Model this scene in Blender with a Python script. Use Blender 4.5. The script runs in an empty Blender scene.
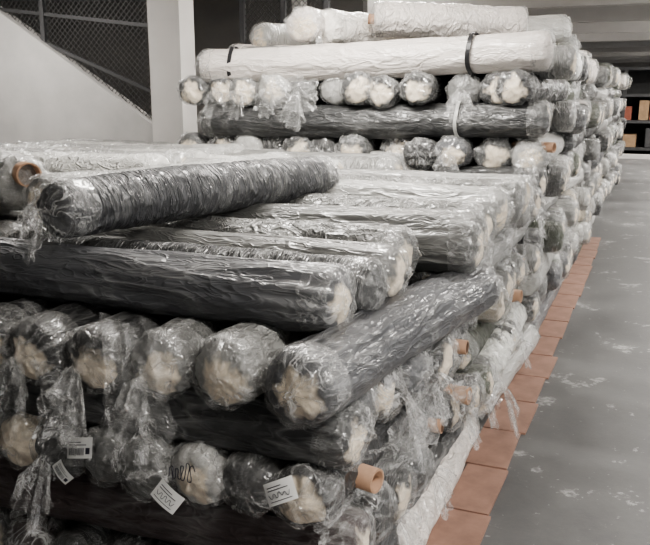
import bpy, math, random
from mathutils import Vector, Matrix, noise
random.seed(7)
S = bpy.context.scene
COL = S.collection
try:
    S.view_settings.look = 'AgX - Medium High Contrast'
except Exception:
    pass

# ------------------------------------------------------------------ helpers
def new_mat(name):
    m = bpy.data.materials.new(name); m.use_nodes = True
    nt = m.node_tree; nt.nodes.clear()
    out = nt.nodes.new('ShaderNodeOutputMaterial')
    return m, nt, out
def N(nt, t, **kw):
    n = nt.nodes.new(t)
    for k, v in kw.items():
        if k in n.inputs.keys(): n.inputs[k].default_value = v
        else: setattr(n, k, v)
    return n
def ramp(nt, stops):
    r = nt.nodes.new('ShaderNodeValToRGB')
    e = r.color_ramp.elements
    while len(e) < len(stops): e.new(0.5)
    for i, (p, c) in enumerate(stops):
        e[i].position = p; e[i].color = (c, c, c, 1) if not isinstance(c, tuple) else (*c, 1)
    return r

def mat_simple(name, col, rough=0.7, var=0.15, scale=6, bump=0.1, metallic=0.0):
    m, nt, out = new_mat(name)
    tc = N(nt, 'ShaderNodeTexCoord')
    nz = N(nt, 'ShaderNodeTexNoise', Scale=scale, Detail=8.0, Roughness=0.6)
    nt.links.new(tc.outputs['Object'], nz.inputs['Vector'])
    lo = tuple(c*(1-var) for c in col); hi = tuple(min(1, c*(1+var)) for c in col)
    r = ramp(nt, [(0.3, lo), (0.7, hi)])
    nt.links.new(nz.outputs['Fac'], r.inputs[0])
    b = N(nt, 'ShaderNodeBsdfPrincipled', Roughness=rough, Metallic=metallic)
    nt.links.new(r.outputs[0], b.inputs['Base Color'])
    bp = N(nt, 'ShaderNodeBump', Strength=bump, Distance=0.02)
    nt.links.new(nz.outputs['Fac'], bp.inputs['Height'])
    nt.links.new(bp.outputs[0], b.inputs['Normal'])
    nt.links.new(b.outputs[0], out.inputs[0])
    return m

# wrapped fabric: fabric colour from object colour, cling plastic as clear coat + hazy folds
def mat_wrap(name, sc, haze, bstr, coat=0.7):
    m, nt, out = new_mat(name)
    tc = N(nt, 'ShaderNodeTexCoord'); oi = N(nt, 'ShaderNodeObjectInfo')
    mp = N(nt, 'ShaderNodeMapping'); mp.inputs['Scale'].default_value = sc
    add = N(nt, 'ShaderNodeVectorMath', operation='ADD')
    mul = N(nt, 'ShaderNodeMath', operation='MULTIPLY'); mul.inputs[1].default_value = 37.0
    nt.links.new(oi.outputs['Random'], mul.inputs[0])
    nt.links.new(tc.outputs['Object'], mp.inputs['Vector'])
    nt.links.new(mp.outputs[0], add.inputs[0]); nt.links.new(mul.outputs[0], add.inputs[1])
    n1 = N(nt, 'ShaderNodeTexNoise', Scale=1.0, Detail=1.5, Roughness=0.5, Distortion=0.9)
    nt.links.new(add.outputs[0], n1.inputs['Vector'])
    def ridge(src, p):
        a = N(nt, 'ShaderNodeMath', operation='SUBTRACT'); a.inputs[1].default_value = 0.5
        b = N(nt, 'ShaderNodeMath', operation='ABSOLUTE')
        c = N(nt, 'ShaderNodeMath', operation='MULTIPLY_ADD'); c.inputs[1].default_value = -p; c.inputs[2].default_value = 1.0
        c.use_clamp = True
        nt.links.new(src, a.inputs[0]); nt.links.new(a.outputs[0], b.inputs[0]); nt.links.new(b.outputs[0], c.inputs[0])
        return c.outputs[0]
    r1 = ridge(n1.outputs['Fac'], 11.0)
    n2 = N(nt, 'ShaderNodeTexNoise', Scale=2.4, Detail=1.5, Distortion=1.4)
    nt.links.new(add.outputs[0], n2.inputs['Vector'])
    r2 = ridge(n2.outputs['Fac'], 11.0)
    n3 = N(nt, 'ShaderNodeTexNoise', Scale=4.0, Detail=3.0)
    nt.links.new(tc.outputs['Object'], n3.inputs['Vector'])
    rr = ramp(nt, [(0.42, 0.0), (0.7, 1.0)]); nt.links.new(n3.outputs['Fac'], rr.inputs[0])
    s = N(nt, 'ShaderNodeMath', operation='MULTIPLY_ADD'); s.inputs[1].default_value = 0.5
    nt.links.new(r2, s.inputs[0]); nt.links.new(r1, s.inputs[2])
    hz = N(nt, 'ShaderNodeMath', operation='MULTIPLY'); nt.links.new(s.outputs[0], hz.inputs[0]); nt.links.new(rr.outputs[0], hz.inputs[1])
    hz2 = N(nt, 'ShaderNodeMath', operation='MULTIPLY_ADD'); hz2.inputs[1].default_value = haze; hz2.inputs[2].default_value = 0.02
    hz2.use_clamp = True
    nt.links.new(hz.outputs[0], hz2.inputs[0])
    mix = N(nt, 'ShaderNodeMix', data_type='RGBA')
    mix.inputs[7].default_value = (0.62, 0.62, 0.605, 1)
    nt.links.new(hz2.outputs[0], mix.inputs[0]); nt.links.new(oi.outputs['Color'], mix.inputs[6])
    bp = N(nt, 'ShaderNodeBump', Strength=bstr, Distance=0.012)
    nt.links.new(s.outputs[0], bp.inputs['Height'])
    b = N(nt, 'ShaderNodeBsdfPrincipled', Roughness=0.55)
    b.inputs['Specular IOR Level'].default_value = 0.3
    b.inputs['Coat Weight'].default_value = coat; b.inputs['Coat Roughness'].default_value = 0.2
    nt.links.new(mix.outputs[2], b.inputs['Base Color'])
    nt.links.new(bp.outputs[0], b.inputs['Normal']); nt.links.new(bp.outputs[0], b.inputs['Coat Normal'])
    nt.links.new(b.outputs[0], out.inputs[0])
    return m

def mat_plastic(name, base=0.1, crease=0.45, scale=9, tint=(0.8, 0.8, 0.785)):
    m, nt, out = new_mat(name)
    tc = N(nt, 'ShaderNodeTexCoord'); oi = N(nt, 'ShaderNodeObjectInfo')
    mul = N(nt, 'ShaderNodeMath', operation='MULTIPLY'); mul.inputs[1].default_value = 23.0
    add = N(nt, 'ShaderNodeVectorMath', operation='ADD')
    nt.links.new(oi.outputs['Random'], mul.inputs[0]); nt.links.new(tc.outputs['Object'], add.inputs[0]); nt.links.new(mul.outputs[0], add.inputs[1])
    n1 = N(nt, 'ShaderNodeTexNoise', Scale=scale, Detail=3.0, Distortion=1.2)
    nt.links.new(add.outputs[0], n1.inputs['Vector'])
    a = N(nt, 'ShaderNodeMath', operation='SUBTRACT'); a.inputs[1].default_value = 0.5
    bb = N(nt, 'ShaderNodeMath', operation='ABSOLUTE')
    c = N(nt, 'ShaderNodeMath', operation='MULTIPLY_ADD'); c.inputs[1].default_value = -18; c.inputs[2].default_value = 1.0; c.use_clamp = True
    nt.links.new(n1.outputs['Fac'], a.inputs[0]); nt.links.new(a.outputs[0], bb.inputs[0]); nt.links.new(bb.outputs[0], c.inputs[0])
    at = N(nt, 'ShaderNodeAttribute', attribute_name='crease')
    mxx = N(nt, 'ShaderNodeMath', operation='MAXIMUM'); nt.links.new(c.outputs[0], mxx.inputs[0]); nt.links.new(at.outputs['Fac'], mxx.inputs[1])
    n3 = N(nt, 'ShaderNodeTexNoise', Scale=6.0, Detail=2.0); nt.links.new(add.outputs[0], n3.inputs['Vector'])
    rr = ramp(nt, [(0.38, 0.1), (0.66, 1.0)]); nt.links.new(n3.outputs['Fac'], rr.inputs[0])
    mm = N(nt, 'ShaderNodeMath', operation='MULTIPLY'); nt.links.new(mxx.outputs[0], mm.inputs[0]); nt.links.new(rr.outputs[0], mm.inputs[1])
    f = N(nt, 'ShaderNodeMath', operation='MULTIPLY_ADD'); f.inputs[1].default_value = crease; f.inputs[2].default_value = base
    nt.links.new(mm.outputs[0], f.inputs[0])
    lw = N(nt, 'ShaderNodeLayerWeight', Blend=0.2)
    g = N(nt, 'ShaderNodeMath', operation='MULTIPLY_ADD'); g.inputs[1].default_value = 0.25; g.use_clamp = True
    nt.links.new(lw.outputs['Facing'], g.inputs[0]); nt.links.new(f.outputs[0], g.inputs[2])
    tr = N(nt, 'ShaderNodeBsdfTransparent')
    p = N(nt, 'ShaderNodeBsdfPrincipled', Roughness=0.2)
    p.inputs['Base Color'].default_value = (*tint, 1)
    p.inputs['IOR'].default_value = 1.5
    bp = N(nt, 'ShaderNodeBump', Strength=0.6, Distance=0.008)
    nt.links.new(mxx.outputs[0], bp.inputs['Height']); nt.links.new(bp.outputs[0], p.inputs['Normal'])
    mx = N(nt, 'ShaderNodeMixShader')
    nt.links.new(g.outputs[0], mx.inputs[0]); nt.links.new(tr.outputs[0], mx.inputs[1]); nt.links.new(p.outputs[0], mx.inputs[2])
    gl = N(nt, 'ShaderNodeBsdfGlossy', Roughness=0.14); nt.links.new(bp.outputs[0], gl.inputs['Normal'])
    m2 = N(nt, 'ShaderNodeMixShader'); m2.inputs[0].default_value = 0.05
    nt.links.new(mx.outputs[0], m2.inputs[1]); nt.links.new(gl.outputs[0], m2.inputs[2])
    nt.links.new(m2.outputs[0], out.inputs[0])
    return m

def mat_end(name):  # roll end: fabric edge with cream padding around the core
    m, nt, out = new_mat(name)
    tc = N(nt, 'ShaderNodeTexCoord'); oi = N(nt, 'ShaderNodeObjectInfo')
    sp = N(nt, 'ShaderNodeSeparateXYZ'); nt.links.new(tc.outputs['Object'], sp.inputs[0])
    cb = N(nt, 'ShaderNodeCombineXYZ'); nt.links.new(sp.outputs[1], cb.inputs[1]); nt.links.new(sp.outputs[2], cb.inputs[2])
    off = N(nt, 'ShaderNodeVectorMath', operation='ADD'); off.inputs[1].default_value = (0, 0.012, 0.02)
    nt.links.new(cb.outputs[0], off.inputs[0])
    ln = N(nt, 'ShaderNodeVectorMath', operation='LENGTH'); nt.links.new(off.outputs[0], ln.inputs[0])
    mul = N(nt, 'ShaderNodeMath', operation='MULTIPLY'); mul.inputs[1].default_value = 19.0
    add = N(nt, 'ShaderNodeVectorMath', operation='ADD')
    nt.links.new(oi.outputs['Random'], mul.inputs[0]); nt.links.new(tc.outputs['Object'], add.inputs[0]); nt.links.new(mul.outputs[0], add.inputs[1])
    nz = N(nt, 'ShaderNodeTexNoise', Scale=13.0, Detail=3.0); nt.links.new(add.outputs[0], nz.inputs['Vector'])
    wob = N(nt, 'ShaderNodeMath', operation='MULTIPLY_ADD'); wob.inputs[1].default_value = 0.16
    nt.links.new(nz.outputs['Fac'], wob.inputs[0]); nt.links.new(ln.outputs['Value'], wob.inputs[2])
    r = ramp(nt, [(0.135, 1.0), (0.165, 0.0)]); nt.links.new(wob.outputs[0], r.inputs[0])
    gt = N(nt, 'ShaderNodeMath', operation='GREATER_THAN'); gt.inputs[1].default_value = 0.35
    nt.links.new(oi.outputs['Random'], gt.inputs[0])
    mm = N(nt, 'ShaderNodeMath', operation='MULTIPLY'); nt.links.new(r.outputs[0], mm.inputs[0]); nt.links.new(gt.outputs[0], mm.inputs[1])
    mix = N(nt, 'ShaderNodeMix', data_type='RGBA'); mix.inputs[7].default_value = (0.82, 0.72, 0.58, 1)
    nt.links.new(mm.outputs[0], mix.inputs[0]); nt.links.new(oi.outputs['Color'], mix.inputs[6])
    b = N(nt, 'ShaderNodeBsdfPrincipled', Roughness=0.8)
    nt.links.new(mix.outputs[2], b.inputs['Base Color'])
    bp = N(nt, 'ShaderNodeBump', Strength=0.7, Distance=0.03); nt.links.new(nz.outputs['Fac'], bp.inputs['Height']); nt.links.new(bp.outputs[0], b.inputs['Normal'])
    nt.links.new(b.outputs[0], out.inputs[0])
    return m

M_RING = mat_wrap('wrap_transverse', (22, 4, 4), 0.28, 0.9)
M_LONG = mat_wrap('wrap_lengthwise', (3.0, 10, 10), 0.19, 0.5)
M_MIX = mat_wrap('wrap_crumpled', (8, 9, 9), 0.36, 0.7)
M_END = mat_end('roll_end')
M_BAG = mat_plastic('clear_plastic', 0.06, 0.45, 13)
M_SHEET = mat_plastic('clear_plastic_sheet', 0.12, 0.5, 12)
M_TUBE = mat_simple('cardboard_tube', (0.42, 0.265, 0.175), 0.7, 0.12, 20)
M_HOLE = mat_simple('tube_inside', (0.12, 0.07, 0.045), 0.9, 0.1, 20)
M_STRAP = mat_simple('strap_black', (0.02, 0.02, 0.022), 0.4, 0.1)
M_STRAPW = mat_simple('strap_white', (0.6, 0.6, 0.58), 0.5, 0.1)

def noi(x, y, z): return noise.noise(Vector((x, y, z)))
def rid(x, y, z): return 1.0 - 2.0*abs(noi(x, y, z))

# ------------------------------------------------------------------ roll mesh
def make_roll_mesh(name, L, R, seed, style, seg=44, ring=80, ends=(1, 1), squash=0.9, bend=0.01, bagamp=1.0):
    """axis along local X. ends: for (-X, +X): 0 flat closed bag, 1 gathered bag w/ tail, 2 open tube poking out, 3 short knotted"""
    rnd = random.Random(seed)
    V = []; F = []; MI = []; CR = []
    so = seed*13.7
    lump = [rnd.uniform(-1, 1) for _ in range(6)]
    def surf(x, ph, extra=1.0):
        c, s = math.cos(ph), math.sin(ph)
        if style == 'ring':
            sk = ph*0.5+1.2*noi(x*3, c*2, s*2+so)
            w = 0.0065*rid(x*15+sk, c*1.1, s*1.1+so) + 0.0025*rid(x*34+so+sk, c*2, s*2)
            w += 0.004*noi(x*4, c*2+so, s*2)
        elif style == 'long':
            w = 0.0085*rid(x*1.3+so, c*2.3, s*2.3) + 0.003*rid(x*4, c*5+so, s*5)
            w += 0.006*noi(x*3+so, c*1.6, s*1.6)
        else:
            w = 0.010*rid(x*4.5+so, c*1.9, s*1.9) + 0.004*rid(x*11, c*4, s*4+so)
            w += 0.007*noi(x*3.5, c*1.6+so, s*1.6)
        r = R*(1 + 0.05*noi(x*2.2+so, 0.3, 0.1)) + w*extra
        return r
    def centre(x):
        t = x/L
        return (bend*lump[0]*math.cos(t*math.pi) + 0.004*noi(x*3, so, 0), bend*lump[1]*math.cos(t*math.pi)-bend*0.4)
    def addring(x, rf, off=(0, 0), cf=None):
        i0 = len(V)
        cy, cz = centre(x)
        for k in range(seg):
            ph = 2*math.pi*k/seg
            r = rf(ph)
            dz = r*math.sin(ph)
            if dz < 0: dz *= squash
            else: dz *= (squash+1)/2
            V.append((x+off[0] if not callable(off[0]) else x+off[0](ph), cy+r*math.cos(ph), cz+dz+off[1]))
            CR.append(cf(ph) if cf else 0.0)
        return i0
    def bridge(a, b, mi, flip=False):
        for k in range(seg):
            k2 = (k+1) % seg
            f = (a+k, b+k, b+k2, a+k2)
            F.append(f if not flip else f[::-1]); MI.append(mi)
    rings = []
    for i in range(ring+1):
        t = i/ring; x = -L/2+L*t
        e = min(t, 1-t)*L
        sh = 1.0 - 0.12*math.exp(-e/0.022)
        rings.append(addring(x, lambda ph, x=x, sh=sh: surf(x, ph)*sh))
    for i in range(ring): bridge(rings[i], rings[i+1], 0, True)
    for side, et in zip((-1, 1), ends):
        xe = side*L/2
        fl = side < 0
        base = rings[0] if side < 0 else rings[-1]
        prev = base
        dome = 0.03 if et != 2 else 0.012
        for fr in (0.8, 0.68, 0.52, 0.36, 0.2, 0.02):
            dxx = dome*(1-fr*fr)
            cur = addring(xe+side*dxx, lambda ph, fr=fr: R*fr*(1+0.08*noi(math.cos(ph)*2, math.sin(ph)*2, so)),
                          (lambda ph, fr=fr: side*0.012*noi(math.cos(ph)*3*fr, math.sin(ph)*3*fr, so+2), 0))
            bridge(prev, cur, 1, not fl); prev = cur
        if et == 2:
            rt = rnd.uniform(0.034, 0.042); ext = rnd.uniform(0.06, 0.09)
            a = addring(xe-side*0.01, lambda ph: rt); b = addring(xe+side*ext, lambda ph: rt)
            c = addring(xe+side*(ext+0.001), lambda ph: rt-0.007); d = addring(xe+side*0.015, lambda ph: rt-0.008)
            bridge(a, b, 3, not fl); bridge(b, c, 3, not fl); bridge(c, d, 4, not fl)
            V.append((xe+side*0.015, centre(xe)[0], centre(xe)[1])); CR.append(0); cc = len(V)-1
            for k in range(seg):
                F.append((d+k, d+(k+1) % seg, cc)); MI.append(4)
            prof = [(-0.10, 1.02, .3), (-0.03, 1.03, .6), (0.01, 0.98, 1.0), (0.024, 0.84, 1.2), (0.03, 0.66, 1.3), (0.04, 0.50, 1.2), (0.05, 0.42, 1)]
        elif et == 1:
            kx = rnd.uniform(0.85, 1.15)
            prof = [(-0.12, 1.02, .3), (-0.06, 1.03, .5), (-0.02, 1.03, .7), (0.01*kx, 0.98, .9), (0.03*kx, 0.84, 1.1), (0.042*kx, 0.66, 1.3),
                    (0.05*kx, 0.48, 1.4), (0.057*kx, 0.32, 1.2), (0.066*kx, 0.19, .8), (0.078*kx, 0.15, .5), (0.088*kx, 0.22, 1.2),
                    (0.10*kx, 0.34, 2.0), (0.115*kx, 0.45, 2.8), (0.126*kx, 0.52, 3.4), (0.134*kx, 0.56, 4.0), (0.14*kx, 0.60, 4.4)]
        elif et == 3:
            prof = [(-0.10, 1.02, .3), (-0.04, 1.03, .5), (0.0, 1.0, .8), (0.02, 0.90, 1.0), (0.035, 0.72, 1.3), (0.043, 0.5, 1.4), (0.046, 0.3, 1.2), (0.056, 0.15, .8), (0.066, 0.09, .4), (0.068, 0.01, 0)]
        else:
            prof = [(-0.10, 1.02, .3), (-0.03, 1.03, .6), (0.0, 1.0, .8), (0.018, 0.92, 1.0), (0.032, 0.75, 1.1), (0.037, 0.5, 1.0), (0.04, 0.25, .6), (0.04, 0.01, 0)]
        npl = rnd.randint(7, 11)
        pts = []
        for (a, b) in zip(prof[:-1], prof[1:]):
            for u in (0, 0.5):
                pts.append(tuple(a[q]*(1-u)+b[q]*u for q in range(3)))
        pts.append(prof[-1])
        prev = None
        tw = rnd.uniform(-1, 1)
        sx = rnd.uniform(-.012, .012)
        for j, (dx, fr, am) in enumerate(pts):
            drop = 0.0
            if et == 1 and dx > 0.075: drop = -((dx-0.075)*1.2+(dx-0.075)**2*14)
            def pleat(ph, dx=dx):
                c, s = math.cos(ph), math.sin(ph)
                a = ph*npl+dx*26*tw+3.2*noi(c*1.2, s*1.2, so+dx*4)
                return math.sin(a)
            def rf(ph, dx=dx, fr=fr, am=am):
                c, s = math.cos(ph), math.sin(ph)
                base_r = surf(xe+side*min(dx, 0), ph)*fr
                cr = rid(c*2.2*fr+so, s*2.2*fr, dx*11)
                return max(0.002, base_r + bagamp*0.0042*am*pleat(ph)*(0.4+0.6*fr) + bagamp*0.0075*am*(cr-0.3))
            def crf(ph, am=am, dx=dx):
                if dx < -0.03: return 0.0
                p = pleat(ph); k = max(0.0, (p-0.6)/0.4)
                return min(1.0, k*k*0.7*min(1.0, am))
            ox = lambda ph, dx=dx, am=am: side*bagamp*(0.010*am*noi(math.cos(ph)*1.8+so, math.sin(ph)*1.8, dx*8+3)+sx*math.cos(ph+so)*min(1, max(0, dx*20)))
            cur = addring(xe+side*dx, rf, (ox, drop), crf)
            if prev is not None: bridge(prev, cur, 2, not fl)
            prev = cur
    me = bpy.data.meshes.new(name)
    me.from_pydata(V, [], F)
    me.materials.append({'ring': M_RING, 'long': M_LONG, 'mix': M_MIX}[style])
    for m in (M_END, M_BAG, M_TUBE, M_HOLE): me.materials.append(m)
    me.polygons.foreach_set('material_index', MI)
    me.polygons.foreach_set('use_smooth', [True]*len(F))
    at = me.attributes.new('crease', 'FLOAT', 'POINT'); at.data.foreach_set('value', CR)
    me.update()
    return me

C_SLATE = (0.078, 0.080, 0.086); C_DARK = (0.013, 0.013, 0.014); C_CHAR = (0.040, 0.041, 0.042)
C_GREY = (0.135, 0.136, 0.130); C_LIGHT = (0.45, 0.445, 0.425); C_WHITE = (0.84, 0.78, 0.73); C_PLUM = (0.060, 0.042, 0.042)
C_OLIVE = (0.070, 0.080, 0.054); C_SILV = (0.26, 0.26, 0.25); C_BEIGE = (0.42, 0.37, 0.29)
def jit(c, a=0.2):
    k = random.uniform(1-a, 1+a); return (min(.9, c[0]*k), min(.9, c[1]*k), min(.9, c[2]*k), 1)

def place(me, name, loc, yaw=0, pitch=0, roll=0, col=C_SLATE, scale=(1, 1, 1), parent=None):
    o = bpy.data.objects.new(name, me); COL.objects.link(o)
    o.location = loc; o.rotation_euler = (math.radians(roll), math.radians(pitch), math.radians(yaw))
    o.scale = scale; o.color = jit(col)
    if parent: o.parent = parent
    return o
def empty(name, loc=(0, 0, 0)):
    e = bpy.data.objects.new(name, None); COL.objects.link(e); e.location = loc
    e.empty_display_size = 0.2
    return e

# shared meshes
SH = []
i = 0
for st in ('ring', 'long', 'mix'):
    for en in ((1, 3), (3, 1), (0, 2 if st == 'mix' else 0), (3, 3)):
        i += 1
        SH.append(make_roll_mesh('roll_mesh_%d' % i, 1.62, 0.108, i*3+1, st, 48, 64, en, 0.88, 0.012))
def pick(): return random.choice(SH)

# ================================================================== FRONT STACK
HI = dict(seg=96, ring=170)
def hero(L, R, seed, style, ends, loc, yaw, pitch=0, col=C_SLATE, squash=0.9, bend=0.012, bagamp=1.0, roll=0):
    me = make_roll_mesh('fabric_roll_mesh_%d' % seed, L, R, seed, style, ends=ends, squash=squash, bend=bend, bagamp=bagamp, **HI)
    return place(me, 'fabric_roll', loc, yaw, pitch, roll, col)

def hero_y(L, R, seed, style, ex, x, yfront, z, dyaw=0, col=C_SLATE, pitch=0, **k):
    yaw = 90+dyaw
    a = math.radians(yaw)
    cx = x+math.cos(a)*L/2; cy = yfront+math.sin(a)*L/2
    return hero(L, R, seed, style, ex, (cx, cy, z), yaw, pitch, col, **k)

# layer G (lowest)
for k in range(9):
    hx = -0.88-0.2*k
    place(pick(), 'fabric_roll', (hx, 2.95+random.uniform(-.03, .03), 0.125), 90+random.uniform(-1.5, 1.5), 0, 0, random.choice([C_CHAR, C_DARK, C_PLUM]))
# layer E: x-direction
hero(1.75, 0.115, 101, 'long', (1, 0), (-1.68, 2.24, 0.345), 2.5, 0, C_PLUM)
for k in range(1, 8):
    place(pick(), 'fabric_roll', (-1.62+random.uniform(-.06, .08), 2.24+0.215*k, 0.345), random.uniform(-3, 3), 0, 0, random.choice([C_CHAR, C_PLUM, C_DARK, C_DARK]))
# layer D: ends
dx = [(-0.945, C_DARK, 'mix', 3), (-1.14, C_CHAR, 'long', 3), (-1.33, C_LIGHT, 'mix', 0), (-1.525, C_GREY, 'mix', 3), (-1.71, C_GREY, 'long', 3), (-1.89, C_CHAR, 'mix', 1), (-2.07, C_BEIGE, 'mix', 3), (-2.26, C_CHAR, 'mix', 3), (-2.45, C_CHAR, 'mix', 3)]
for q, (x, c, st, en) in enumerate(dx):
    hero_y(1.62, 0.100, 120+q, st, (en, 3), x, 2.10+random.uniform(-.03, .03), 0.56, random.uniform(-2, 1)-2, c, squash=0.95, bagamp=1.1)
# layer C
hero(1.8, 0.112, 140, 'long', (1, 3), (-1.72, 2.24, 0.735), 1.0, 0, C_CHAR)
for k in range(1, 8):
    place(pick(), 'fabric_roll', (-1.62+random.uniform(-.06, .08), 2.24+0.215*k, 0.735), random.uniform(-3, 3), 0, 0, random.choice([C_CHAR, C_SLATE, C_OLIVE, C_DARK, C_DARK]))
# layer B: ends
hero_y(1.6, 0.122, 150, 'long', (3, 3), -0.95, 2.10, 0.925, -8, C_SLATE, squash=0.92, bagamp=1.3)
hero_y(1.6, 0.115, 151, 'mix', (3, 3), -1.22, 2.13, 0.93, -4, C_SILV, squash=0.95, bagamp=1.3)
hero_y(1.6, 0.116, 152, 'mix', (1, 3), -1.47, 2.13, 0.925, -2, C_GREY, bagamp=1.2)
hero_y(1.6, 0.12, 153, 'long', (1, 3), -1.71, 2.09, 0.925, -1, C_DARK, bagamp=1.1)
hero_y(1.6, 0.118, 154, 'long', (1, 3), -1.95, 2.08, 0.925, 0, C_DARK, bagamp=1.1)
hero_y(1.6, 0.118, 155, 'mix', (1, 3), -2.19, 2.10, 0.925, 0, C_CHAR, bagamp=1.0)
hero_y(1.6, 0.12, 156, 'mix', (1, 3), -2.43, 2.08, 0.925, 0, C_CHAR, bagamp=1.2)
# layer A: x-direction
hero(1.72, 0.116, 160, 'long', (3, 0), (-1.80, 2.42, 1.135), 0, 0, C_SLATE)
hero(1.62, 0.108, 161, 'ring', (3, 3), (-1.72, 2.66, 1.125), 1, 0, C_CHAR)
hero(1.62, 0.108, 162, 'long', (3, 3), (-1.70, 2.89, 1.13), 0, 0, C_GREY)
hero(1.60, 0.112, 163, 'mix', (3, 3), (-1.74, 3.14, 1.15), 3, 0, C_GREY)
hero(1.62, 0.14, 164, 'long', (3, 3), (-1.50, 3.42, 1.17), 2, 0, C_GREY)
hero(1.62, 0.12, 165, 'mix', (3, 3), (-1.52, 3.70, 1.19), 0, 0, C_GREY)
hero(1.7, 0.115, 166, 'long', (3, 3), (-1.52, 3.95, 1.25), -2, 0, C_SILV)
hero(1.7, 0.115, 167, 'mix', (3, 3), (-1.50, 4.22, 1.26), 1, 0, C_GREY)
hero(1.7, 0.115, 168, 'long', (3, 3), (-1.50, 4.50, 1.26), 0, 0, C_SILV)
# top rolls
hero(1.62, 0.118, 170, 'ring', (1, 0), (-1.855, 3.18, 1.375), 73.5, 0, C_SLATE, bagamp=1.3)
hero(1.7, 0.135, 171, 'mix', (3, 3), (-3.45, 3.42, 1.39), -33, 0, C_SILV)
hero(1.7, 0.12, 172, 'mix', (3, 3), (-2.25, 3.55, 1.35), 78, 0, C_SILV)
# left continuation under the top rolls
st_left = empty('fabric_roll_stack', (-3.3, 3.2, 0))
def child(parent, me, loc, yaw, col, scale=(1, 1, 1), pitch=0):
    p = parent.location
    return place(me, 'roll', (loc[0]-p.x, loc[1]-p.y, loc[2]-p.z), yaw, pitch, 0, col, scale, parent)
for lay in range(6):
    z = 0.12+0.2*lay
    for k in range(8):
        child(st_left, pick(), (-3.55+random.uniform(-.05, .05), 2.4+0.22*k, z), random.uniform(-2, 2), random.choice([C_GREY, C_SILV, C_CHAR]))
for k in range(6):
    child(st_left, pick(), (-3.7, 4.2+0.26*k, 1.33), random.uniform(-2, 2), random.choice([C_LIGHT, C_SILV]), (1.1, 1.1, 1.1))
    child(st_left, pick(), (-2.6+random.uniform(-.2, .2), 4.5+0.26*k, 1.30), random.uniform(-2, 2), random.choice([C_LIGHT, C_SILV]), (1.1, 1, 1))

# ================================================================== MIDDLE BLOCK
mid = empty('fabric_roll_stack', (-1.6, 4.6, 0))
pal = [C_GREY, C_GREY, C_SILV, C_CHAR, C_SLATE, C_DARK, C_DARK, C_LIGHT, C_OLIVE, C_OLIVE, C_DARK, C_BEIGE]
palF = pal + [C_LIGHT, C_LIGHT, C_SILV, C_WHITE]
for lay in range(6):
    z = 0.12+0.2*lay
    if lay % 2 == 0:
        for k in range(9):
            child(mid, pick(), (-0.86-0.21*k+random.uniform(-.05, .03), 4.62+random.uniform(-.06, .06), z), 90+random.uniform(-3, 3), random.choice(pal))
    else:
        for k in range(8):
            child(mid, pick(), (-1.58+random.uniform(-.12, .10), 3.92+0.215*k, z+random.uniform(-.02, .02)), random.uniform(-6, 6), random.choice(pal))

# ================================================================== BACK STACKS
R2 = 1.09
y0 = 5.45
nb = 7
LONG = [make_roll_mesh('long_roll_mesh_%d' % q, 2.55, 0.122, 300+q, st, 48, 110, (3, 0), 0.9, 0.02) for q, st in enumerate(('long', 'mix', 'ring'))]
for b in range(nb):
    bs = empty('fabric_roll_stack', (-1.9, y0+0.9, 0))
    top = 10
    for lay in range(top):
        z = 0.125+0.214*lay
        if lay % 2 == 0:
            n = 12 if (b == 0 or lay >= 8) else 2
            for k in range(n):
                c = random.choice(palF if b else pal)
                if b == 0 and lay >= 6: c = random.choice([C_CHAR, C_DARK, C_SLATE, C_GREY, C_DARK, C_LIGHT])
                child(bs, pick(), (-0.82-0.228*k+random.uniform(-.05, .04), y0+0.85+random.uniform(-.08, .06), z+random.uniform(-.015, .015)), 90+random.uniform(-4, 4), c, (1, R2, R2))
        else:
            for k in range(8):
                c = random.choice(palF if b else pal)
                L = LONG[k % 3]; pt = random.uniform(-1, 1)
                if b == 0 and k == 0:
                    c = C_CHAR if lay != 9 else C_WHITE; L = LONG[0]; pt = -1.8 if lay == 9 else -1.2
                if lay == 9 and random.random() < 0.3: c = C_WHITE
                child(bs, L, (-1.97+random.uniform(-.14, .12) if k or b else -1.97, y0+0.1+0.225*k, z+random.uniform(-.03, .03) if k else z), random.uniform(-5, 5) if k else 0.5, c, (1, 1.04, 1.08) if (b == 0 and k == 0 and lay == 9) else (1, 1, 1), pt)
    y0 += 1.75
tops = empty('fabric_roll_stack', (-1.6, 6.2, 2.2))
child(tops, SH[10], (-2.38, 6.35, 2.29), 84, C_WHITE, (0.95, 1.25, 1.15), 1.5)
child(tops, SH[8], (-2.06, 6.38, 2.30), 68, C_WHITE, (0.9, 1.1, 1.25), -1)
child(tops, SH[3], (-2.7, 6.8, 2.26), 60, C_LIGHT, (0.95, 1.2, 1.2))
child(tops, SH[10], (-1.50, 6.12, 2.335), 201, C_WHITE, (0.68, 1.25, 1.2), -2.5)
child(tops, SH[6], (-1.3, 6.75, 2.30), 217, C_LIGHT, (0.8, 1.2, 1.2), 2)
child(tops, SH[9], (-1.05, 7.3, 2.25), 70, C_GREY, (0.8, 1.2, 1.2), 2)
for b in range(6):
    for k in range(2):
        child(tops, pick(), (-1.25-0.6*k, 8+1.8*b+random.uniform(-.3, .3), 2.24), 90+random.uniform(-16, 16), random.choice([C_GREY, C_LIGHT, C_SILV, C_CHAR]))

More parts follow.
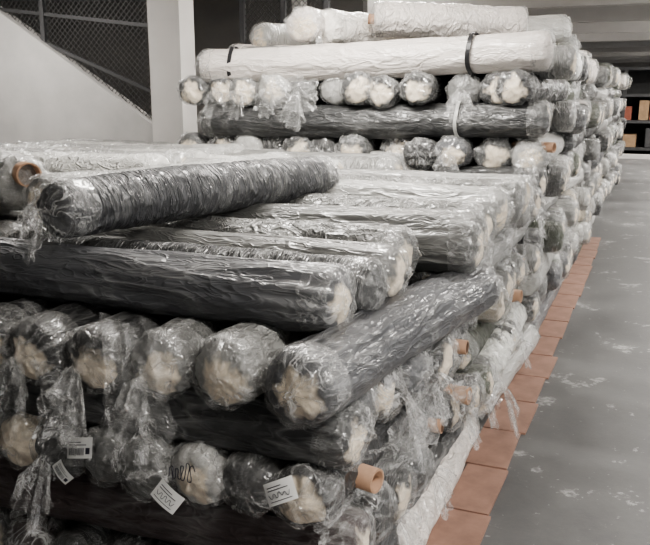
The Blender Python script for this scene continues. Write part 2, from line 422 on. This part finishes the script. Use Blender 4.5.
# rolls lying along the foot of the stack
foot = [(-0.82, 3.30, 0.10, 91, C_WHITE, .8), (-0.79, 5.0, 0.10, 87, C_LIGHT, .9), (-0.80, 4.85, 0.33, 92, C_WHITE, .8), (-0.79, 6.65, 0.11, 90, C_SLATE, 1), (-0.80, 8.5, 0.11, 90, C_SILV, 1), (-0.8, 10.3, 0.11, 90, C_WHITE, 1)]
for q, (x, y, z, yw, c, sxx) in enumerate(foot):
    place(SH[8] if q % 2 == 0 else SH[4], 'fabric_roll', (x, y, z), yw, 0, 0, c, (sxx, 0.85, 0.85))

def tube(loc, yaw, r=0.045, L=0.3, pitch=0):
    me = bpy.data.meshes.new('cardboard_tube')
    V = []; F = []; n = 32
    for (x, rr) in ((-L/2, r), (L/2, r), (L/2, r-0.008), (-L/2, r-0.008)):
        for k in range(n):
            a = 2*math.pi*k/n; V.append((x, rr*math.cos(a), rr*math.sin(a)))
    for j in range(4):
        for k in range(n):
            F.append((j*n+k, j*n+(k+1) % n, ((j+1) % 4)*n+(k+1) % n, ((j+1) % 4)*n+k))
    me.from_pydata(V, [], F); me.materials.append(M_TUBE); me.update()
    for p in me.polygons: p.use_smooth = (p.index//n) % 2 == 0
    o = bpy.data.objects.new('cardboard_tube', me); COL.objects.link(o)
    o.location = loc; o.rotation_euler = (0, math.radians(pitch), math.radians(yaw))
    return o
tube((-0.91, 2.37, 0.545), -14, 0.042)
tube((-0.86, 3.55, 0.42), -5, 0.042)
tube((-0.83, 4.85, 0.60), -5, 0.04)
tube((-0.76, 5.6, 1.46), -20, 0.035)
tube((-2.80, 3.00, 1.44), -33, 0.058, 0.34)

def strap(name, loc, yaw, r, w, mat):
    me = bpy.data.meshes.new(name); V = []; F = []; n = 40
    for (x, rr) in ((-w/2, r), (w/2, r), (w/2, r-0.006), (-w/2, r-0.006)):
        for k in range(n):
            a = 2*math.pi*k/n; V.append((x+0.004*math.sin(3*a), rr*math.cos(a), rr*math.sin(a)*0.97))
    for j in range(4):
        for k in range(n): F.append((j*n+k, j*n+(k+1) % n, ((j+1) % 4)*n+(k+1) % n, ((j+1) % 4)*n+k))
    me.from_pydata(V, [], F); me.materials.append(mat); me.update()
    o = bpy.data.objects.new(name, me); COL.objects.link(o); o.location = loc; o.rotation_euler = (0, 0, math.radians(yaw)); return o
zt = 0.125+0.214*9
strap('strapping_band', (-3.0, 5.55, zt-.033), 8, 0.146, 0.03, M_STRAP)
strap('strapping_band', (-1.18, 5.55, zt+.02), -6, 0.146, 0.03, M_STRAP)
strap('strapping_band', (-1.25, 5.55, 0.125+0.214*7+.012), -6, 0.138, 0.022, M_STRAPW)

# loose crumpled plastic
def sheet(loc, rot, w, h, seed, amp=0.04, curl=0.0, nx=46, ny=46):
    V = []; F = []
    for j in range(ny+1):
        for i_ in range(nx+1):
            u = i_/nx-0.5; v = j/ny-0.5
            edge = 1+0.5*noi(u*3+seed, v*3, 1.1)
            z = amp*(rid(u*2.4+seed, v*1.4, 0.5)+0.4*rid(u*5, v*4+seed, 0.2)+0.1*rid(u*12, v*10, seed))
            z -= curl*(u*u*4)
            V.append((u*w*edge+0.02*noi(u*6, v*6, seed), v*h*edge, z))
    for j in range(ny):
        for i_ in range(nx):
            a = j*(nx+1)+i_; F.append((a, a+1, a+nx+2, a+nx+1))
    me = bpy.data.meshes.new('plastic_wrap'); me.from_pydata(V, [], F); me.materials.append(M_SHEET)
    me.polygons.foreach_set('use_smooth', [True]*len(F)); me.update()
    o = bpy.data.objects.new('plastic_wrap', me); COL.objects.link(o); o.location = loc; o.rotation_euler = tuple(math.radians(a) for a in rot); return o
sheet((-1.46, 2.02, 0.90), (80, 0, 0), 0.26, 0.34, 3, 0.04)
sheet((-1.76, 1.99, 0.80), (84, 8, 10), 0.14, 0.22, 5, 0.04)
sheet((-2.30, 2.55, 1.28), (70, 5, -20), 0.2, 0.26, 9, 0.04)
sheet((-0.82, 2.75, 0.88), (90, 0, 80), 0.9, 0.22, 8, 0.03)
sheet((-0.86, 2.45, 0.45), (90, 0, 80), 0.6, 0.3, 18, 0.03)
rr = random.Random(4)
for q in range(14):
    sheet((-0.75+rr.uniform(-.03, .02), 3.0+q*0.45+rr.uniform(-.2, .2), rr.uniform(.2, 1.15 if q < 7 else 2.0)), (90, rr.uniform(-40, 40), 90+rr.uniform(-15, 15)), rr.uniform(.25, .45), rr.uniform(.15, .3), 20+q, 0.035, 0.03, 30, 30)
sheet((-2.45, 5.38, 1.82), (80, 0, 4), 0.4, 0.22, 50, 0.04)

# labels with printed bars
M_LAB = mat_simple('label_paper', (0.72, 0.72, 0.70), 0.45, 0.03, 20, 0.02)
M_INK = mat_simple('ink', (0.02, 0.02, 0.035), 0.5, 0.05)
def scribble(name, loc, rot, pts, th=0.0016):
    cu = bpy.data.curves.new(name, 'CURVE'); cu.dimensions = '3D'; cu.bevel_depth = th
    sp = cu.splines.new('BEZIER'); sp.bezier_points.add(len(pts)-1)
    for p, (a, b) in zip(sp.bezier_points, pts):
        p.co = (a, b, 0); p.handle_left_type = p.handle_right_type = 'AUTO'
    cu.materials.append(M_INK)
    o = bpy.data.objects.new(name, cu); COL.objects.link(o); o.location = loc; o.rotation_euler = rot
    return o
def label(loc, rot, w=0.1, h=0.07, hand=False):
    V = []; F = []; MI = []
    def zc(u): return -0.018*u*u*4*.5
    def patch(u0, u1, v0, v1, lift, mi, n=6):
        i0 = len(V)
        for j in range(2):
            for k in range(n+1):
                u = u0+(u1-u0)*k/n; V.append((u*w, (v0 if j == 0 else v1)*h, zc(u)+lift))
        for k in range(n): F.append((i0+k, i0+k+1, i0+n+k+2, i0+n+k+1)); MI.append(mi)
    patch(-.5, .5, -.5, .5, 0, 0, 10)
    r_ = random.Random(int(w*1000+loc[0]*100))
    if not hand:
        u = -.4
        while u < .2:
            bw = r_.choice([.012, .02, .03]); patch(u, u+bw, -.35, .0, .0008, 1, 1); u += bw+r_.choice([.015, .025])
        patch(.28, .42, -.3, .0, .0008, 1)
    patch(-.4, .3, .12, .16, .0008, 1); patch(-.4, .1, .25, .29, .0008, 1)
    if hand: patch(-.4, .35, -.36, -.33, .0008, 1)
    me = bpy.data.meshes.new('paper_label'); me.from_pydata(V, [], F); me.materials.append(M_LAB); me.materials.append(M_INK)
    me.polygons.foreach_set('material_index', MI); me.update()
    o = bpy.data.objects.new('paper_label', me); COL.objects.link(o); o.location = loc; o.rotation_euler = tuple(math.radians(a) for a in rot)
    if hand:
        s = scribble('handwriting', (0, 0, 0.001), (0, 0, 0), [((-.38+.09*k)*w, (-.1+.14*(-1)**k*r_.uniform(.4, 1))*h) for k in range(9)], 0.0009)
        s.parent = o
label((-1.73, 2.02, 0.63), (68, -8, 5)); label((-1.37, 2.0, 0.53), (75, 35, 0), hand=True); label((-0.965, 2.0, 0.63), (70, -25, 10), hand=True); label((-1.80, 2.01, 0.53), (80, 50, 0), .08, .045)
scribble('handwriting', (-1.33, 2.03, 0.605), (math.radians(72), math.radians(-18), 0), [(-.05, .0), (-.035, .03), (-.03, -.01), (-.015, .02), (-.01, -.015), (.008, .025), (.0, -.02), (.02, .01), (.03, .03), (.028, -.03), (.045, .02), (.055, .0)])

# ================================================================== ROOM
def box(name, x0, x1, y0_, y1, z0, z1, mat, parent=None):
    me = bpy.data.meshes.new(name)
    V = [(x, y, z) for x in (x0, x1) for y in (y0_, y1) for z in (z0, z1)]
    F = [(0, 1, 3, 2), (4, 6, 7, 5), (0, 4, 5, 1), (2, 3, 7, 6), (0, 2, 6, 4), (1, 5, 7, 3)]
    me.from_pydata(V, [], F); me.materials.append(mat); me.update()
    o = bpy.data.objects.new(name, me); COL.objects.link(o)
    if parent: o.parent = parent
    return o
def mat_floor():
    m, nt, out = new_mat('concrete_floor')
    tc = N(nt, 'ShaderNodeTexCoord')
    n1 = N(nt, 'ShaderNodeTexNoise', Scale=1.3, Detail=10.0, Roughness=0.75); nt.links.new(tc.outputs['Object'], n1.inputs['Vector'])
    r1 = ramp(nt, [(0.3, (0.070, 0.070, 0.071)), (0.7, (0.165, 0.165, 0.163))]); nt.links.new(n1.outputs['Fac'], r1.inputs[0])
    n2 = N(nt, 'ShaderNodeTexNoise', Scale=2.6, Detail=10.0, Roughness=0.72, Distortion=0.3); nt.links.new(tc.outputs['Object'], n2.inputs['Vector'])
    r2 = ramp(nt, [(0.59, 0.0), (0.605, 1.0)]); nt.links.new(n2.outputs['Fac'], r2.inputs[0])
    n5 = N(nt, 'ShaderNodeTexNoise', Scale=22.0, Detail=5.0, Roughness=0.7); nt.links.new(tc.outputs['Object'], n5.inputs['Vector'])
    r5 = ramp(nt, [(0.64, 0.0), (0.70, 0.6)]); nt.links.new(n5.outputs['Fac'], r5.inputs[0])
    mx = N(nt, 'ShaderNodeMix', data_type='RGBA'); mx.inputs[7].default_value = (0.38, 0.38, 0.37, 1)
    n4 = N(nt, 'ShaderNodeTexNoise', Scale=30.0, Detail=4.0); nt.links.new(tc.outputs['Object'], n4.inputs['Vector'])
    r4 = ramp(nt, [(0.4, 0.2), (0.6, 0.8)]); nt.links.new(n4.outputs['Fac'], r4.inputs[0])
    sc = N(nt, 'ShaderNodeMath', operation='MULTIPLY'); nt.links.new(r4.outputs[0], sc.inputs[1]); nt.links.new(r2.outputs[0], sc.inputs[0])
    mxs = N(nt, 'ShaderNodeMath', operation='MAXIMUM'); nt.links.new(sc.outputs[0], mxs.inputs[0]); nt.links.new(r5.outputs[0], mxs.inputs[1])
    nt.links.new(mxs.outputs[0], mx.inputs[0]); nt.links.new(r1.outputs[0], mx.inputs[6])
    b = N(nt, 'ShaderNodeBsdfPrincipled'); nt.links.new(mx.outputs[2], b.inputs['Base Color'])
    r3 = ramp(nt, [(0.35, 0.45), (0.65, 0.68)]); nt.links.new(n1.outputs['Fac'], r3.inputs[0]); nt.links.new(r3.outputs[0], b.inputs['Roughness'])
    bp = N(nt, 'ShaderNodeBump', Strength=0.3, Distance=0.02); nt.links.new(n1.outputs['Fac'], bp.inputs['Height']); nt.links.new(bp.outputs[0], b.inputs['Normal'])
    nt.links.new(b.outputs[0], out.inputs[0]); return m
M_FLOOR = mat_floor()
M_WALL = mat_simple('painted_wall', (0.40, 0.39, 0.38), 0.8, 0.10, 2.5, 0.05)
M_WALLD = mat_simple('dim_wall', (0.30, 0.285, 0.27), 0.85, 0.12, 1.5, 0.05)
M_CEIL = mat_simple('ceiling_paint', (0.52, 0.50, 0.48), 0.85, 0.06, 1.0, 0.03)
M_COLM = mat_simple('column_paint', (0.60, 0.58, 0.56), 0.7, 0.05, 2.0, 0.03)
M_METAL = mat_simple('dark_metal', (0.05, 0.05, 0.052), 0.5, 0.1, 8, 0.05)
M_WIRE = mat_simple('wire', (0.06, 0.06, 0.06), 0.5, 0.1, 8, 0.0)
M_TERRA = mat_simple('terracotta_tile', (0.31, 0.185, 0.14), 0.6, 0.25, 7, 0.15)
M_BOX1 = mat_simple('carton', (0.30, 0.20, 0.12), 0.8, 0.2); M_BOX2 = mat_simple('red_bin', (0.25, 0.08, 0.05), 0.6, 0.2); M_BOX3 = mat_simple('grey_bin', (0.25, 0.25, 0.25), 0.6, 0.1)
M_BLK = mat_simple('near_black', (0.04, 0.04, 0.04), 0.9, 0.2)  # near-black, for the rack back panel and some cartons

box('floor', -12, 14, -6, 46, -0.1, 0, M_FLOOR)
box('ceiling', -12, 14, -6, 46, 3.75, 3.9, M_CEIL)
box('wall_back', -12, 14, 45.8, 46, 0, 3.75, M_WALLD)
box('wall_left', -12.2, -12, -6, 46, 0, 3.75, M_WALL)
box('light_block_wall', -12, 4, -6.2, -6, 0, 3.75, M_WALL)  # unseen wall added behind the camera to block world light
box('wall_stairwell', -12, -4.2, 11.8, 12, 0, 3.75, M_WALLD)
def prism(name, poly, y0_, y1, mat):
    me = bpy.data.meshes.new(name); n = len(poly)
    V = [(x, y0_, z) for x, z in poly]+[(x, y1, z) for x, z in poly]
    F = [tuple(range(n))[::-1], tuple(range(n, 2*n))]+[(k, (k+1) % n, n+(k+1) % n, n+k) for k in range(n)]
    me.from_pydata(V, [], F); me.materials.append(mat); me.update()
    o = bpy.data.objects.new(name, me); COL.objects.link(o); return o
def pz(x): return 2.79+(x+7.57)*(1.40-2.79)/(7.57-5.33)
prism('stair_parapet_wall', [(-9.0, 0), (-5.24, 0), (-5.24, pz(-5.24)), (-9.0, pz(-9.0))], 8.0, 8.2, M_WALL)
st = empty('staircase', (-7, 8.9, 0))
for k in range(14):
    x = -5.3-k*0.28; z = 0.17*(k+1)
    box('step', x-0.28-(-7), x-(-7), -0.6, 0.6, z-0.17, z, M_WALL, st)
box('column', -5.23, -4.83, 7.7, 8.0, 0, 3.75, M_COLM)
def fence(name, x0, x1, zlo, zhi, y, posts, rails, pitchw=0.075):
    e = empty(name, (x0, y, 0))
    V = []; F = []
    def bar(p, q, w):
        p = Vector(p); q = Vector(q); d = (q-p).normalized()
        a = d.cross(Vector((0, 1, 0))).normalized()*w; b = Vector((0, w, 0)); i0 = len(V)
        for c in (p, q):
            for s1, s2 in ((-1, -1), (1, -1), (1, 1), (-1, 1)): V.append(tuple(c+a*s1+b*s2))
        for k in range(4): F.append((i0+k, i0+(k+1) % 4, i0+4+(k+1) % 4, i0+4+k))
    W = x1-x0; H = zhi-zlo
    t = -H
    while t < W:
        for sgn in (1, -1):
            s0 = max(0, -t); s1 = min(H, W-t)
            if s1 > s0:
                if sgn == 1: a = (t+s0, s0); b = (t+s1, s1)
                else: a = (t+s0, H-s0); b = (t+s1, H-s1)
                bar((a[0], 0, zlo+a[1]), (b[0], 0, zlo+b[1]), 0.0028)
        t += pitchw
    me = bpy.data.meshes.new('wire_mesh'); me.from_pydata(V, [], F); me.materials.append(M_WIRE); me.update()
    o = bpy.data.objects.new('wire_mesh', me); COL.objects.link(o); o.parent = e
    V = []; F = []
    for px in posts: bar((px-x0, 0, zlo), (px-x0, 0, zhi), 0.03)
    for (a, b) in rails: bar((a[0]-x0, 0, a[1]), (b[0]-x0, 0, b[1]), 0.02)
    me = bpy.data.meshes.new('frame'); me.from_pydata(V, [], F); me.materials.append(M_METAL); me.update()
    o = bpy.data.objects.new('frame', me); COL.objects.link(o); o.parent = e
    return e
fence('wire_mesh_fence', -9.0, -5.25, 1.2, 3.7, 8.1, [-7.0, -5.3], [((-9, 3.0), (-5.25, 2.55)), ((-9, 3.2), (-5.25, 1.75))])
fence('wire_mesh_fence', -4.8, -3.6, 0.8, 3.7, 9.0, [-4.75, -4.2, -3.65], [((-4.8, 1.6), (-3.6, 1.6)), ((-4.8, 2.4), (-3.6, 2.4)), ((-4.8, 3.2), (-3.6, 3.2))])
box('column', -4.55, -4.42, 10.0, 10.2, 0, 3.75, M_COLM)
for k in range(11):
    y = 9+3.5*k
    box('ceiling_beam', -12, 14, y, y+0.3, 3.4, 3.75, M_COLM)
for (x, y) in ((-3.7, 19.2), (-4.0, 30), (-5.4, 19.2), (5.5, 16), (5.5, 26), (5.5, 36)):
    box('column', x-.3, x+.3, y-.25, y+.25, 0, 3.75, M_COLM)

tl = empty('terracotta_tiles', (-0.75, 2, 0))
for k in range(22):
    y = -1.6+0.47*k
    o = box('tile', 0.0, 0.215+random.uniform(-.02, .02), 0, 0.455, 0, 0.012, M_TERRA, tl)
    o.location = (random.uniform(-.01, .01), y, 0); o.rotation_euler = (0, 0, math.radians(random.uniform(-1.2, 1.2)))

# far racks
rk = empty('storage_rack', (2, 27, 0))
def rbox(n, a, b, c, d, e_, f, m): return box(n, a, b, c, d, e_, f, m, rk)
for x in range(-6, 10, 3):
    rbox('upright', x-.05, x+.05, -.05, .05, 0, 2.65, M_METAL)
for z in (0.12, 0.95, 1.75, 2.55): rbox('shelf', -6, 9, -.1, 1.2, z, z+.09, M_METAL)
rbox('back_panel', -6, 9, 1.25, 1.3, 0, 2.65, M_BLK)
rr = random.Random(2)
for z in (0.22, 1.05):
    x = -5.9
    while x < 8.6:
        w = rr.uniform(.25, .6)
        rbox('carton', x, x+w, 0, 0.9, z, z+rr.uniform(.3, .6), rr.choice([M_BOX1, M_BOX2, M_BOX3, M_METAL, M_BOX1, M_BLK, M_METAL])); x += w+rr.uniform(.03, .3)
box('floor_kerb', -1.0, 10, 25.0, 25.25, 0, 0.12, M_COLM)
box('grey_cabinet', 1.55, 2.6, 25.6, 26.4, 0, 1.2, M_BOX3)

# ================================================================== LIGHTS
W = bpy.data.worlds.new('World'); S.world = W; W.use_nodes = True
bg = W.node_tree.nodes['Background']; bg.inputs[0].default_value = (0.98, 0.97, 0.96, 1); bg.inputs[1].default_value = 2.3
def area(name, loc, size, sy, power, rot=(0, 0, 0), col=(1, 0.965, 0.915)):
    l = bpy.data.lights.new(name, 'AREA'); l.shape = 'RECTANGLE'; l.size = size; l.size_y = sy; l.energy = power; l.color = col
    o = bpy.data.objects.new(name, l); COL.objects.link(o); o.location = loc; o.rotation_euler = tuple(math.radians(a) for a in rot); return o
for (x, y, p) in ((-1.8, 4.2, 130), (-2.5, 8.0, 120), (1.5, 7.5, 150), (1.5, 13.5, 230), (1.5, 20.5, 300), (2, 24.3, 230), (2, 34.5, 400), (-7.0, 6.5, 105), (1.2, 1.5, 110), (-5.2, 14.5, 220), (-5.2, 24.5, 300)):
    area('fluorescent_lamp', (x, y, 3.25), 1.3, 0.25, p)
    area('ceiling_fill_light', (x, y, 3.33), 1.3, 0.25, p*0.55, (180, 0, 0))  # added upward fill to brighten the ceiling, not a lamp of the hall

# ================================================================== CAMERA
cam = bpy.data.cameras.new('camera'); co = bpy.data.objects.new('camera', cam); COL.objects.link(co)
cam.sensor_width = 36; cam.lens = 36*800/650
co.location = (0, 0, 1.8)
co.rotation_euler = (math.radians(90-12.5), 0, math.radians(22.2))
cam.clip_end = 200
S.camera = co
